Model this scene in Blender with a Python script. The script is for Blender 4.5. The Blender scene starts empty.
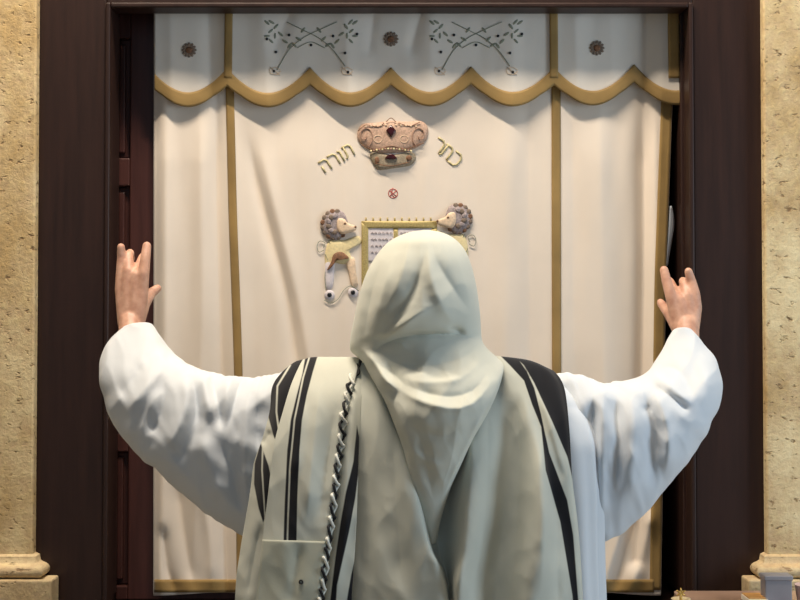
import bpy, bmesh, math, random
from mathutils import Vector, noise
random.seed(7)
S = bpy.context.scene
COL = S.collection
PI = math.pi

# ------------------------------------------------------------------ camera
F = 1257.0                       # focal length in pixels of the 800 px frame
PITCH = math.radians(1.5)
CAMZ = 1.51
cam_d = bpy.data.cameras.new('camera')
cam_d.sensor_width = 36.0
cam_d.lens = 36.0 * F / 800.0
cam = bpy.data.objects.new('camera', cam_d)
cam.location = (0, 0, CAMZ)
cam.rotation_euler = (PI / 2 + PITCH, 0, 0)
COL.objects.link(cam)
S.camera = cam

# ------------------------------------------------------------------ light
w = bpy.data.worlds.new('world')
w.use_nodes = True
w.node_tree.nodes['Background'].inputs[0].default_value = (0.60, 0.79, 1.0, 1)
w.node_tree.nodes['Background'].inputs[1].default_value = 0.30
S.world = w


def area(name, loc, target, sx, sy, power, color):
    d = bpy.data.lights.new(name, 'AREA')
    d.shape = 'RECTANGLE'
    d.size = sx
    d.size_y = sy
    d.energy = power
    d.color = color
    o = bpy.data.objects.new(name, d)
    o.location = loc
    v = Vector(target) - Vector(loc)
    o.rotation_euler = v.to_track_quat('-Z', 'Y').to_euler()
    COL.objects.link(o)
    return o


area('ceiling_strip_light', (-0.35, 1.96, 3.98), (-0.1, 2.8, 1.6), 1.6, 0.08, 116, (1.0, 0.86, 0.70))
area('window_daylight', (2.95, 1.25, 1.7), (0.1, 2.4, 1.3), 1.0, 1.5, 42, (0.66, 0.83, 1.0))
S.view_settings.view_transform = 'Standard'
S.view_settings.look = 'None'
S.view_settings.gamma = 1.0
S.view_settings.use_curve_mapping = False
S.view_settings.exposure = 0.0


# ------------------------------------------------------------------ helpers
def W(px, py, Y):
    """point of the place at depth Y that the photograph shows at px, py"""
    u = (px - 400) / F
    v = (300 - py) / F
    ry = math.cos(PITCH) - v * math.sin(PITCH)
    rz = v * math.cos(PITCH) + math.sin(PITCH)
    k = Y / ry
    return Vector((u * k, Y, CAMZ + rz * k))


def lin(c):
    return tuple(((x / 255) / 12.92 if x / 255 <= 0.04045 else ((x / 255 + 0.055) / 1.055) ** 2.4) for x in c) + (1,)


def tag(o, label=None, cat=None, group=None, kind=None):
    if label: o['label'] = label
    if cat: o['category'] = cat
    if group: o['group'] = group
    if kind: o['kind'] = kind
    return o


def empty(name, loc, label, cat, group=None):
    o = bpy.data.objects.new(name, None)
    o.location = loc
    o.empty_display_size = 0.1
    COL.objects.link(o)
    return tag(o, label, cat, group)


def link_mesh(name, me, mat, parent=None, smooth=True):
    o = bpy.data.objects.new(name, me)
    mats = mat if isinstance(mat, (list, tuple)) else [mat]
    for m in mats: me.materials.append(m)
    if smooth:
        for p in me.polygons: p.use_smooth = True
    COL.objects.link(o)
    if parent:
        o.parent = parent
        o.matrix_parent_inverse.identity()
        o.location = -parent.location
    return o


def from_data(name, verts, faces, mat, parent=None, smooth=True):
    me = bpy.data.meshes.new(name)
    me.from_pydata([tuple(v) for v in verts], [], faces)
    me.validate()
    bm = bmesh.new(); bm.from_mesh(me)
    bmesh.ops.recalc_face_normals(bm, faces=bm.faces[:])
    bm.to_mesh(me); bm.free()
    return link_mesh(name, me, mat, parent, smooth)


def solid(o, t, off=0.0):
    m = o.modifiers.new('thickness', 'SOLIDIFY')
    m.thickness = t
    m.offset = off
    return o


def box_data(verts, faces, x0, x1, y0, y1, z0, z1):
    b = len(verts)
    for z in (z0, z1):
        for (x, y) in ((x0, y0), (x1, y0), (x1, y1), (x0, y1)):
            verts.append(Vector((x, y, z)))
    for f in ((0, 3, 2, 1), (4, 5, 6, 7), (0, 1, 5, 4), (1, 2, 6, 5), (2, 3, 7, 6), (3, 0, 4, 7)):
        faces.append([b + i for i in f])


def boxes(name, lst, mat, parent=None, bevel=0.003, seg=2):
    v, f = [], []
    for b in lst: box_data(v, f, *b)
    o = from_data(name, v, f, mat, parent, False)
    if bevel:
        m = o.modifiers.new('bevel', 'BEVEL')
        m.width = bevel; m.segments = seg; m.limit_method = 'ANGLE'
    return o


def cr(p0, p1, p2, p3, t):
    return 0.5 * ((2 * p1) + (-p0 + p2) * t + (2 * p0 - 5 * p1 + 4 * p2 - p3) * t * t + (-p0 + 3 * p1 - 3 * p2 + p3) * t ** 3)


def spline(pts, s):
    """Catmull-Rom through pts (tuples), s in 0..1"""
    n = len(pts) - 1
    x = min(max(s, 0), 1) * n
    i = min(int(x), n - 1)
    t = x - i
    g = lambda k: pts[min(max(k, 0), n)]
    a, b, c, d = g(i - 1), g(i), g(i + 1), g(i + 2)
    if i - 1 < 0: a = tuple(2 * p - q for p, q in zip(b, c))
    if i + 2 > n: d = tuple(2 * q - p for p, q in zip(b, c))
    return tuple(cr(a[k], b[k], c[k], d[k], t) for k in range(len(b)))


def resample(pts, n):
    """n+1 points at even arc length along a spline through pts"""
    m = len(pts) * 12
    fine = [spline(pts, i / m) for i in range(m + 1)]
    L = [0]
    for a, b in zip(fine, fine[1:]):
        L.append(L[-1] + math.hypot(b[0] - a[0], b[1] - a[1]) + (abs(b[2] - a[2]) * 500 if len(a) > 2 else 0) + 1e-6)
    out = []
    j = 0
    for i in range(n + 1):
        t = L[-1] * i / n
        while j < m - 1 and L[j + 1] < t: j += 1
        k = min(max((t - L[j]) / (L[j + 1] - L[j]), 0), 1)
        out.append(tuple(p + (q - p) * k for p, q in zip(fine[j], fine[j + 1])))
    return out


def segdist(px, py, pts):
    """signed distance to a polyline (+ on its right side going down the page) and position 0..1 along it"""
    best = (1e9, 0, 0)
    n = len(pts) - 1
    for i in range(n):
        ax, ay = pts[i][0], pts[i][1]
        bx, by = pts[i + 1][0], pts[i + 1][1]
        dx, dy = bx - ax, by - ay
        l2 = dx * dx + dy * dy + 1e-9
        t = ((px - ax) * dx + (py - ay) * dy) / l2
        tc = min(max(t, 0), 1)
        qx, qy = ax + dx * tc, ay + dy * tc
        d = math.hypot(px - qx, py - qy)
        if d < best[0]:
            s = (px - ax) * dy - (py - ay) * dx
            best = (d, 1 if s > 0 else -1, (i + tc) / n)
    return best


class Fold:
    """a ridge (+) or valley (-) in cloth, along a line; kind 'g' round, 's' one layer stepping over the next"""
    def __init__(self, pts, wd, amp, kind='g', taper=0.25):
        self.p, self.w, self.a, self.k, self.t = pts, wd, amp, kind, taper
        if len(pts) > 2: self.p = resample(pts, 10)
        m = wd * 3.2
        self.bb = (min(p[0] for p in pts) - m, max(p[0] for p in pts) + m, min(p[1] for p in pts) - m, max(p[1] for p in pts) + m)

    def h(self, x, y):
        b = self.bb
        if x < b[0] or x > b[1] or y < b[2] or y > b[3]: return 0.0
        d, s, u = segdist(x, y, self.p)
        e = 1.0
        if self.t > 0:
            e = min(1, u / self.t) * min(1, (1 - u) / self.t)
            e = e * e * (3 - 2 * e)
        if self.k == 'g':
            return self.a * math.exp(-(d / self.w) ** 1.45) * e
        return self.a * e * (math.exp(-d / self.w) if s > 0 else -0.35 * math.exp(-d / (self.w * 0.6))) * min(1, d / 1.2 + 0.15)


def fold_h(folds, x, y, nz=0.0, sx=0.03, sy=0.012, seed=0.0, crumple=0.0):
    h = 0.0
    for f in folds: h += f.h(x, y)
    if crumple:
        a = noise.noise(Vector((x * 0.030 + y * 0.012 + seed, y * 0.014 - x * 0.006, seed + 2)))
        b = noise.noise(Vector((x * 0.060 - y * 0.018 + seed, y * 0.026 + x * 0.01, seed + 7)))
        h += crumple * ((0.35 - abs(a)) + 0.4 * (0.3 - abs(b)))
    if nz:
        h += nz * noise.noise(Vector((x * sx + seed, y * sy, seed)))
        h += nz * 0.4 * noise.noise(Vector((x * sx * 2.7, y * sy * 2.7 + seed, seed + 5)))
    return h


def inpoly(x, y, poly):
    c = False
    n = len(poly)
    for i in range(n):
        x1, y1 = poly[i]; x2, y2 = poly[(i + 1) % n]
        if (y1 > y) != (y2 > y) and x < (x2 - x1) * (y - y1) / (y2 - y1 + 1e-12) + x1: c = not c
    return c


def poly_sd(x, y, poly):
    xs = [p[0] for p in poly]; ys = [p[1] for p in poly]
    if x < min(xs) - 6 or x > max(xs) + 6 or y < min(ys) - 6 or y > max(ys) + 6: return -6
    d = segdist(x, y, list(poly) + [poly[0]])[0]
    return d if inpoly(x, y, poly) else -d


def grid_faces(nu, nv, closed=False):
    f = []
    for j in range(nv):
        for i in range(nu if closed else nu):
            a = j * (nu + (0 if closed else 1)) + i
            if closed:
                i2 = (i + 1) % nu
                b = j * nu + i2
                f.append((a, b, b + nu, a + nu))
            else:
                f.append((a, a + 1, a + nu + 2, a + nu + 1))
    return f


def set_attr(o, name, vals):
    at = o.data.attributes.new(name, 'FLOAT', 'POINT')
    for i, v in enumerate(vals): at.data[i].value = v


# ------------------------------------------------------------------ materials
def new_mat(name):
    m = bpy.data.materials.new(name)
    m.use_nodes = True
    nt = m.node_tree
    return m, nt, nt.nodes['Principled BSDF']


def coords(nt, scale=(1, 1, 1)):
    tc = nt.nodes.new('ShaderNodeTexCoord')
    mp = nt.nodes.new('ShaderNodeMapping')
    mp.inputs['Scale'].default_value = scale
    nt.links.new(tc.outputs['Object'], mp.inputs['Vector'])
    return mp.outputs['Vector']


def nz(nt, vec, scale, detail=4, rough=0.5):
    n = nt.nodes.new('ShaderNodeTexNoise')
    n.inputs['Scale'].default_value = scale
    n.inputs['Detail'].default_value = detail
    n.inputs['Roughness'].default_value = rough
    nt.links.new(vec, n.inputs['Vector'])
    return n.outputs['Fac']


def ramp(nt, fac, stops):
    r = nt.nodes.new('ShaderNodeValToRGB')
    e = r.color_ramp.elements
    while len(e) < len(stops): e.new(0.5)
    for k, (p, c) in zip(e, stops):
        k.position = p; k.color = c
    nt.links.new(fac, r.inputs['Fac'])
    return r.outputs['Color']


def mixc(nt, fac, a, b, mode='MIX'):
    m = nt.nodes.new('ShaderNodeMix')
    m.data_type = 'RGBA'
    m.blend_type = mode
    for sock, v in ((m.inputs['Factor'], fac), (m.inputs['A'] if False else m.inputs[6], a), (m.inputs[7], b)):
        if hasattr(v, 'links') or hasattr(v, 'is_linked'): nt.links.new(v, sock)
        else: sock.default_value = v
    return m.outputs[2]


def bump(nt, bsdf, h, strength, dist=0.001):
    b = nt.nodes.new('ShaderNodeBump')
    b.inputs['Strength'].default_value = strength
    b.inputs['Distance'].default_value = dist
    nt.links.new(h, b.inputs['Height'])
    nt.links.new(b.outputs['Normal'], bsdf.inputs['Normal'])


def cloth_mat(name, rgb, black=False, var=0.06, rough=0.9, weave=900, sheen=0.15, dark=(26, 27, 32)):
    m, nt, b = new_mat(name)
    v = coords(nt)
    f = nz(nt, v, 9, 3)
    c = lin(rgb)
    c2 = tuple(x * (1 - var) for x in c[:3]) + (1,)
    col = ramp(nt, f, [(0.35, c2), (0.65, c)])
    if black:
        at = nt.nodes.new('ShaderNodeAttribute')
        at.attribute_name = 'stripe'
        mr = nt.nodes.new('ShaderNodeMapRange')
        mr.inputs['From Min'].default_value = -0.5
        mr.inputs['From Max'].default_value = 0.5
        nt.links.new(at.outputs['Fac'], mr.inputs['Value'])
        col = mixc(nt, mr.outputs['Result'], col, lin(dark))
    nt.links.new(col, b.inputs['Base Color'])
    b.inputs['Roughness'].default_value = rough
    b.inputs['Sheen Weight'].default_value = sheen
    b.inputs['Specular IOR Level'].default_value = 0.2
    wv = nz(nt, coords(nt, (1, 1, 1)), weave, 2)
    bump(nt, b, wv, 0.25, 0.0006)
    return m


def plain(name, rgb, rough=0.6, metal=0.0, var=0.12, scale=60, bmp=0.0):
    m, nt, b = new_mat(name)
    f = nz(nt, coords(nt), scale, 4)
    c = lin(rgb)
    col = ramp(nt, f, [(0.3, tuple(x * (1 - var) for x in c[:3]) + (1,)), (0.7, tuple(min(1, x * (1 + var)) for x in c[:3]) + (1,))])
    nt.links.new(col, b.inputs['Base Color'])
    b.inputs['Roughness'].default_value = rough
    b.inputs['Metallic'].default_value = metal
    if bmp: bump(nt, b, nz(nt, coords(nt), scale * 6, 3), bmp, 0.001)
    return m


def wood_mat(name, rgb, rough=0.42):
    m, nt, b = new_mat(name)
    f = nz(nt, coords(nt, (18, 18, 1.2)), 3, 6, 0.6)
    c = lin(rgb)
    col = ramp(nt, f, [(0.25, tuple(x * 0.65 for x in c[:3]) + (1,)), (0.75, tuple(x * 1.3 for x in c[:3]) + (1,))])
    nt.links.new(col, b.inputs['Base Color'])
    b.inputs['Roughness'].default_value = rough
    b.inputs['Specular IOR Level'].default_value = 0.35
    bump(nt, b, f, 0.08, 0.002)
    return m


def stone_mat(name, base, light, dark):
    m, nt, b = new_mat(name)
    v = coords(nt)
    big = nz(nt, coords(nt, (1, 1, 0.6)), 5, 8, 0.65)
    col = ramp(nt, big, [(0.36, lin(base)), (0.62, lin(light))])
    fine = nz(nt, v, 70, 5, 0.7)
    col = mixc(nt, 0.28, col, ramp(nt, fine, [(0.3, lin((120, 98, 62))), (0.7, lin((245, 225, 180)))]), 'OVERLAY')
    p1 = nz(nt, coords(nt, (1, 1, 1.5)), 46, 4, 0.6)
    pit = ramp(nt, p1, [(0.31, (1, 1, 1, 1)), (0.41, (0, 0, 0, 1))])
    col = mixc(nt, pit, col, lin(dark))
    nt.links.new(col, b.inputs['Base Color'])
    b.inputs['Roughness'].default_value = 0.8
    bp = nt.nodes.new('ShaderNodeMath'); bp.operation = 'SUBTRACT'
    nt.links.new(fine, bp.inputs[0]); nt.links.new(pit, bp.inputs[1])
    bump(nt, b, bp.outputs[0], 0.7, 0.004)
    return m


M = dict(
    curtain=cloth_mat('ivory_curtain_satin', (229, 217, 202), var=0.05, weave=500),
    valance=cloth_mat('ivory_valance_satin', (226, 219, 208), var=0.05, weave=500),
    gold=cloth_mat('gold_braid', (160, 131, 80), var=0.28, rough=0.6, weave=350),
    robe=cloth_mat('white_cotton', (214, 220, 226), var=0.03, weave=700),
    shawl=cloth_mat('cream_wool', (200, 202, 190), black=True, var=0.05, weave=600),
    hood=cloth_mat('cream_wool_hood_lit', (208, 210, 198), var=0.05, weave=600),  # same wool as the shawl, stronger light on the hood put into its colour
    patch=cloth_mat('cream_satin_patch', (188, 190, 174), var=0.04, weave=300),
    blackthread=plain('black_thread', (24, 24, 28), 0.8),
    whitethread=plain('white_thread', (222, 222, 212), 0.85),
    goldthread=plain('gold_thread', (176, 158, 102), 0.5, 0.2, 0.25, 400, 0.3),
    palegold=plain('pale_gold_thread', (192, 180, 136), 0.55, 0.15, 0.2, 400, 0.3),
    brown=plain('brown_thread', (120, 84, 58), 0.7, 0, 0.45, 300, 0.4),
    taupe=plain('taupe_thread', (120, 104, 90), 0.7, 0, 0.35, 300, 0.4),
    pink=plain('rose_beige_satin', (190, 158, 136), 0.6, 0, 0.25, 250, 0.4),
    crownbase=plain('grey_brown_satin', (150, 136, 114), 0.65, 0, 0.3, 260, 0.4),
    pinkdark=plain('dull_rose_thread', (166, 132, 112), 0.65, 0, 0.25, 260, 0.4),
    mauve=plain('mauve_grey_thread', (150, 138, 138), 0.7, 0, 0.4, 250, 0.4),
    blush=plain('blush_satin', (222, 196, 166), 0.6, 0, 0.15, 200, 0.3),
    lilac=plain('pale_lilac_satin', (212, 205, 208), 0.6, 0, 0.08, 200, 0.2),
    yellow=plain('pale_yellow_satin', (222, 206, 158), 0.6, 0, 0.12, 200, 0.3),
    gem=plain('dark_garnet', (58, 18, 22), 0.2, 0, 0.3, 90),
    rednet=plain('red_thread', (178, 84, 76), 0.7, 0, 0.2, 200),
    blacks=plain('black_bead', (22, 22, 26), 0.3),
    sage=plain('sage_thread', (136, 140, 122), 0.7, 0, 0.25, 200),
    wood=wood_mat('dark_mahogany', (46, 28, 22), 0.45),
    doorwood=wood_mat('lightened_red_mahogany', (74, 43, 38), 0.42),  # red wood, lightened in colour to stand in for light missing on the door
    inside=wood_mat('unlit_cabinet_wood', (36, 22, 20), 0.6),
    stone=stone_mat('pitted_limestone', (188, 164, 120), (234, 218, 184), (140, 112, 76)),
    base=stone_mat('smooth_limestone', (190, 168, 132), (222, 206, 174), (160, 132, 98)),
    skin=None, floor=None)


def skin_mat():
    m, nt, b = new_mat('skin')
    f = nz(nt, coords(nt), 55, 4)
    col = ramp(nt, f, [(0.3, lin((186, 138, 116))), (0.7, lin((214, 170, 146)))])
    nt.links.new(col, b.inputs['Base Color'])
    b.inputs['Roughness'].default_value = 0.5
    b.inputs['Subsurface Weight'].default_value = 0.08
    b.inputs['Subsurface Radius'].default_value = (0.01, 0.004, 0.002)
    bump(nt, b, nz(nt, coords(nt), 300, 3), 0.15, 0.001)
    return m


M['skin'] = skin_mat()
M['floor'] = stone_mat('floor_limestone', (132, 124, 110), (160, 152, 136), (110, 100, 84))
M['plaster'] = plain('warm_plaster', (186, 180, 168), 0.9, 0, 0.05, 12)
M['white'] = plain('white_plaster', (176, 176, 178), 0.9, 0, 0.03, 12)

# ------------------------------------------------------------------ the setting
YF = 2.722      # front of the ark's frame
YC = 2.80      # curtain
YP = 2.694      # front of the pilasters
X = lambda px, Y: W(px, 300, Y).x
Z = lambda py, Y: W(400, py, Y).z
tag(boxes('floor', [(-3.2, 3.2, -2.5, 3.4, -0.1, 0)], M['floor'], None, 0), kind='structure')
tag(boxes('ceiling', [(-3.2, 3.2, -2.5, 3.4, 4.2, 4.3)], M['white'], None, 0), kind='structure')
NX0, NX1 = X(37.5, YF) - 0.105, X(762, YF) + 0.105
tag(boxes('wall_back', [(-3.2, NX0, YF, 3.4, 0, 4.2), (NX1, 3.2, YF, 3.4, 0, 4.2), (NX0, NX1, YF, 3.4, 2.625, 4.2), (NX0, NX1, 3.28, 3.4, 0, 2.625)], M['plaster'], None, 0), kind='structure')
tag(boxes('wall_left', [(-3.3, -3.2, -2.5, 3.4, 0, 4.2)], M['plaster'], None, 0), kind='structure')
tag(boxes('wall_right', [(3.2, 3.3, -2.5, 3.4, 0, 4.2)], M['plaster'], None, 0), kind='structure')


def pilaster(side, label):
    pe = 34.5 if side < 0 else 765.5
    x_in = X(pe, YP)
    x_out = x_in + side * 0.55
    t = empty('stone_pilaster', ((x_in + x_out) / 2, YP + 0.15, 0), label, 'pilaster', 'limestone pilasters beside the ark')
    zs = Z(556, YP)
    s = abs(X(53.5, YP - 0.035) - X(34.5, YP))
    boxes('shaft', [(min(x_in, x_out), max(x_in, x_out), YP, YF - 0.0005, zs - 0.01, 4.2)], M['stone'], t, 0.004)
    # base moulding: profile swept round the three open sides
    prof = [(0.000, zs + 0.004), (0.008, zs), (0.010, zs - 0.012), (0.014, zs - 0.015), (0.020, zs - 0.018)]
    zt, zb = zs - 0.016, Z(577, YP)
    zc, r = (zt + zb) / 2, (zt - zb) / 2
    for k in range(11):
        a = PI / 2 - PI * k / 10
        prof.append((0.012 + 0.018 * math.cos(a), zc + r * math.sin(a)))
    prof.append((0.0, zb))
    xi, xo = x_in, x_out
    v, f = [], []
    for (o, z) in prof:
        v += [Vector((xi - side * o, YF - 0.0005, z)), Vector((xi - side * o, YP - o, z)), Vector((xo + side * o, YP - o, z)), Vector((xo + side * o, YF - 0.0005, z))]
    for k in range(len(prof) - 1):
        for i in range(3):
            f.append((4 * k + i, 4 * k + i + 1, 4 * k + 5 + i, 4 * k + 4 + i))
    m = from_data('base_moulding', v, f, M['base'], t, True)
    e = m.modifiers.new('split', 'EDGE_SPLIT'); e.split_angle = math.radians(50)
    o = s
    boxes('plinth', [(min(xi - side * o, xo + side * o), max(xi - side * o, xo + side * o), YP - 0.035, YF - 0.0045, Z(577, YP) - 0.17, Z(577, YP))], M['base'], t, 0.004)
    boxes('pedestal', [(min(xi, xo) - 0.01, max(xi, xo) + 0.01, YP - 0.012, YF - 0.0045, 0, Z(577, YP) - 0.17)], M['stone'], t, 0.004)


pilaster(-1, 'pitted cream limestone pilaster with moulded base left of the dark wooden ark')
pilaster(1, 'pitted cream limestone pilaster right of the ark, its base behind the grey box')

# ------------------------------------------------------------------ the ark
ark = empty('torah_ark', (0, 3.0, 0), 'tall dark mahogany ark cabinet framing the ivory curtain between two limestone pilasters', 'ark')
xl0, xl1 = X(37.5, YF), X(105, YF)
xr0, xr1 = X(694, YF), X(762, YF)
ztop, zl = 2.62, Z(5, YF)
zsill = Z(602, YF)
ZB = 0.0
boxes('frame_post', [(xl0 - 0.10, xl1, YF, 3.27, zsill - 0.02, ztop)], M['wood'], ark, 0.004)
boxes('frame_post', [(xr0, xr1 + 0.10, YF, 3.27, zsill - 0.02, ztop)], M['wood'], ark, 0.004)
boxes('lintel', [(xl1, xr0, YF, YF + 0.04, zl, ztop)], M['wood'], ark, 0.003)


def beadbox(x0, x1, z0, z1):
    return (x0, x1, YF - 0.008, YF + 0.05, z0, z1)


bw = X(109.3, YF) - X(105, YF)
boxes('bead_moulding', [beadbox(xl1 - 0.001, xl1 + bw, zsill - 0.02, zl + 0.004), beadbox(xr0 - bw, xr0 + 0.001, zsill - 0.02, zl + 0.004),
                        beadbox(xl1 + bw, xr0 - bw, zl - 0.007, zl + 0.004)], M['wood'], ark, 0.0035, 3)
boxes('inner_post', [(xl1 + 0.0005, xl1 + bw * 0.6, YF + 0.05, 2.829, zsill, zl)], M['wood'], ark, 0.002)
boxes('inner_post', [(xr0 - bw - 0.006, xr0 - 0.0005, YF + 0.05, 3.22, zsill, zl)], M['wood'], ark, 0.002)
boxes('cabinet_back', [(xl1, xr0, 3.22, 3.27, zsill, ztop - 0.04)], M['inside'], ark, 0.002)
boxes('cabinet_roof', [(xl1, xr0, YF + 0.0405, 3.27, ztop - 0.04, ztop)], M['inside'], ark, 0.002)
boxes('sill', [(xl0 - 0.10, xr1 + 0.10, YF - 0.004, 3.27, zsill - 0.06, zsill - 0.021)], M['wood'], ark, 0.004)
boxes('cabinet_base', [(xl0 - 0.10, xr1 + 0.10, YF + 0.005, 3.27, 0.0, zsill - 0.061)], M['wood'], ark, 0.004)
# left sliding door with three sunk panels, behind the curtain
YD = 2.832
dx0, dx1 = xl1 + 0.0006, X(262, YD)
dz0, dz1 = zsill - 0.019, zl + 0.10
cells = [(Z(158, YD), Z(38, YD)), (Z(434, YD), Z(186, YD)), (Z(586, YD), Z(452, YD))]
px0, px1 = X(111, YD), X(129, YD)
rails = [(dx0, px1, YD, YD + 0.03, cells[0][1], dz1), (dx0, px1, YD, YD + 0.03, cells[1][1], cells[0][0]),
         (dx0, px1, YD, YD + 0.03, cells[2][1], cells[1][0]), (dx0, px1, YD, YD + 0.03, dz0, cells[2][0])]
door = boxes('door', rails + [(px1, dx1, YD, YD + 0.03, dz0, dz1)], M['doorwood'], ark, 0.003)
for (z0, z1) in cells:
    p = boxes('door_panel', [(dx0, px1, YD + 0.014, YD + 0.024, z0, z1), (dx0, px1 - 0.012, YD + 0.007, YD + 0.02, z0 + 0.012, z1 - 0.012)], M['doorwood'], None, 0.004)
    p.parent = door


# ------------------------------------------------------------------ curtain
CF = [
    Fold([(166, 90), (165, 350), (160, 600)], 9, 0.010, 'g', 0),
    Fold([(216, 60), (219, 250), (224, 420), (228, 600)], 6, -0.014, 'g', 0),
    Fold([(200, 60), (202, 350), (190, 600)], 12, 0.012, 'g', 0),
    Fold([(232, 60), (238, 400), (240, 600)], 8, 0.006, 'g', 0),
    Fold([(244, 120), (262, 200), (288, 300), (305, 420)], 7, -0.013),
    Fold([(256, 130), (275, 210), (300, 310), (316, 420)], 9, 0.009),
    Fold([(310, 80), (312, 600)], 20, 0.006, 'g', 0),
    Fold([(505, 80), (508, 600)], 18, 0.006, 'g', 0),
    Fold([(528, 80), (530, 600)], 12, -0.006, 'g', 0),
    Fold([(572, 80), (574, 600)], 13, -0.006, 'g', 0),
    Fold([(600, 80), (605, 500)], 14, 0.008, 'g', 0),
    Fold([(642, 10), (643, 250), (640, 420), (636, 560)], 7, -0.022, 'g', 0),
    Fold([(656, 30), (655, 300), (652, 520)], 8, 0.008, 'g', 0),
    Fold([(655, 500), (640, 560), (628, 600)], 7, 0.014),
    Fold([(640, 500), (622, 560), (610, 600)], 6, -0.014),
    Fold([(628, 510), (612, 560), (600, 600)], 6, 0.010),
    Fold([(176, 470), (186, 540), (196, 600)], 7, -0.010),
    Fold([(162, 520), (168, 570), (180, 600)], 5, -0.012),
    Fold([(196, 460), (210, 540), (212, 600)], 7, 0.010),
]


def edge_r(py):
    t = (py - 10) / 582
    return 680 - 4 - 10 * min(1, t * 2.2) - 5 * max(0, (t - 0.45) / 0.55)


def edge_l(py):
    return 154 - 0.5 * (py / 600)


def CY(px, py):
    e = 0.012 * math.exp(-((px - edge_l(py)) / 6) ** 2)
    k = 0.25 + 0.75 * min(1, max(0, (py - 100) / 60))
    return YC - k * fold_h(CF, px, py, 0.004, 0.03, 0.004, 3.1) + e


def CP(px, py, off=0.0):
    return W(px, py, CY(px, py) - off)


VF = [
    Fold([(170, 5), (172, 105)], 12, 0.010, 'g', 0),
    Fold([(208, 5), (212, 105)], 9, -0.012, 'g', 0),
    Fold([(228, 5), (228, 90)], 9, 0.008, 'g', 0),
    Fold([(262, 5), (268, 105)], 13, 0.010, 'g', 0),
    Fold([(295, 0), (270, 60)], 8, -0.008),
    Fold([(375, 5), (368, 60)], 6, -0.008),
    Fold([(345, 20), (350, 110)], 14, 0.010, 'g', 0),
    Fold([(424, 0), (408, 60)], 7, -0.010),
    Fold([(430, 20), (432, 110)], 14, 0.010, 'g', 0),
    Fold([(513, 20), (512, 110)], 14, 0.010, 'g', 0),
    Fold([(575, 20), (578, 110)], 10, 0.008, 'g', 0),
    Fold([(610, 5), (612, 110)], 12, 0.006, 'g', 0),
    Fold([(646, 5), (644, 110)], 6, -0.016, 'g', 0),
    Fold([(662, 5), (662, 110)], 8, 0.006, 'g', 0),
]


def VY(px, py):
    return YC - 0.013 - 0.55 * fold_h(VF, px, py, 0.004, 0.03, 0.004, 8.3)


def VP(px, py, off=0.0):
    return W(px, py, VY(px, py) - off)


curtain = empty('ark_curtain', (0, YC, 0.9), 'long ivory curtain with gold bands, embroidered crown and lions, hanging in the ark opening', 'curtain')
nu, nv = 300, 260
vs = []
for j in range(nv + 1):
    py = 2 + (594 - 2) * j / nv
    for i in range(nu + 1):
        a, b = edge_l(py), edge_r(py)
        px = a + (b - a) * i / nu
        vs.append(CP(px, py + (1.5 * math.sin(px * 0.05) if py > 560 else 0)))
solid(from_data('curtain_cloth', vs, grid_faces(nu, nv), M['curtain'], curtain), 0.002)


def ribbon(name, pts, hw, surf, off, mat, parent, n=80, th=0.0015, vert=True, hw2=None):
    """a flat band laid on a cloth surface along pts; hw half width in px"""
    c = resample(pts, n)
    v = []
    k = 4
    for i, p in enumerate(c):
        q = c[min(i + 1, n)]; r = c[max(i - 1, 0)]
        dx, dy = q[0] - r[0], q[1] - r[1]
        l = math.hypot(dx, dy) + 1e-9
        nx, ny = (dy / l, -dx / l)
        for s in range(k + 1):
            u = -1 + 2 * s / k
            v.append(surf(p[0] + nx * hw * u, p[1] + ny * hw * u, off))
    return solid(from_data(name, v, grid_faces(k, n), mat, parent), th, 0)


ribbon('gold_band', [(229.5, 80), (231, 140), (233, 220), (236, 300), (238.5, 380), (240, 470), (241, 592)], 4.2, CP, 0.002, M['gold'], curtain, 160)
ribbon('gold_band', [(556, 80), (556.5, 300), (557, 592)], 4.6, CP, 0.002, M['gold'], curtain, 160)
ribbon('gold_band', [(edge_r(y) - 5.8, y) for y in range(20, 600, 30)], 5.6, CP, 0.002, M['gold'], curtain, 160)
ribbon('gold_hem', [(x, 586) for x in range(154, 672, 20)] , 6.5, CP, 0.003, M['gold'], curtain, 200)
# pale turned edge of the lining at the right
v = []
for j in range(21):
    py = 206 + 60 * j / 20
    for i in range(4):
        ww = 5.0 * math.sin(min(1, (j + 2) / 9) * PI / 2) * (1 - 0.75 * max(0, (j - 8) / 12))
        v.append(W(edge_r(py) + ww * i / 3 + 1.5 * (1 - j / 20), py, YC + 0.002 + 0.004 * i))
solid(from_data('turned_lining', v, grid_faces(3, 20), M['robe'], curtain), 0.0015)['label'] = 'pale turned lining edge'

# valance with scalloped hem
cusps = [(148, 66), (227, 68), (310, 67), (391, 67), (471, 66), (554, 67), (634, 64), (716, 66)]


def scallop(px):
    for (a, ya), (b, yb) in zip(cusps, cusps[1:]):
        if a <= px <= b:
            t = (px - a) / (b - a)
            base = ya + (yb - ya) * t
            return base + 25.5 * (1 - abs(2 * t - 1) ** 1.9)
    return 66


def vx(px):
    return min(px, 680)


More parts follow.
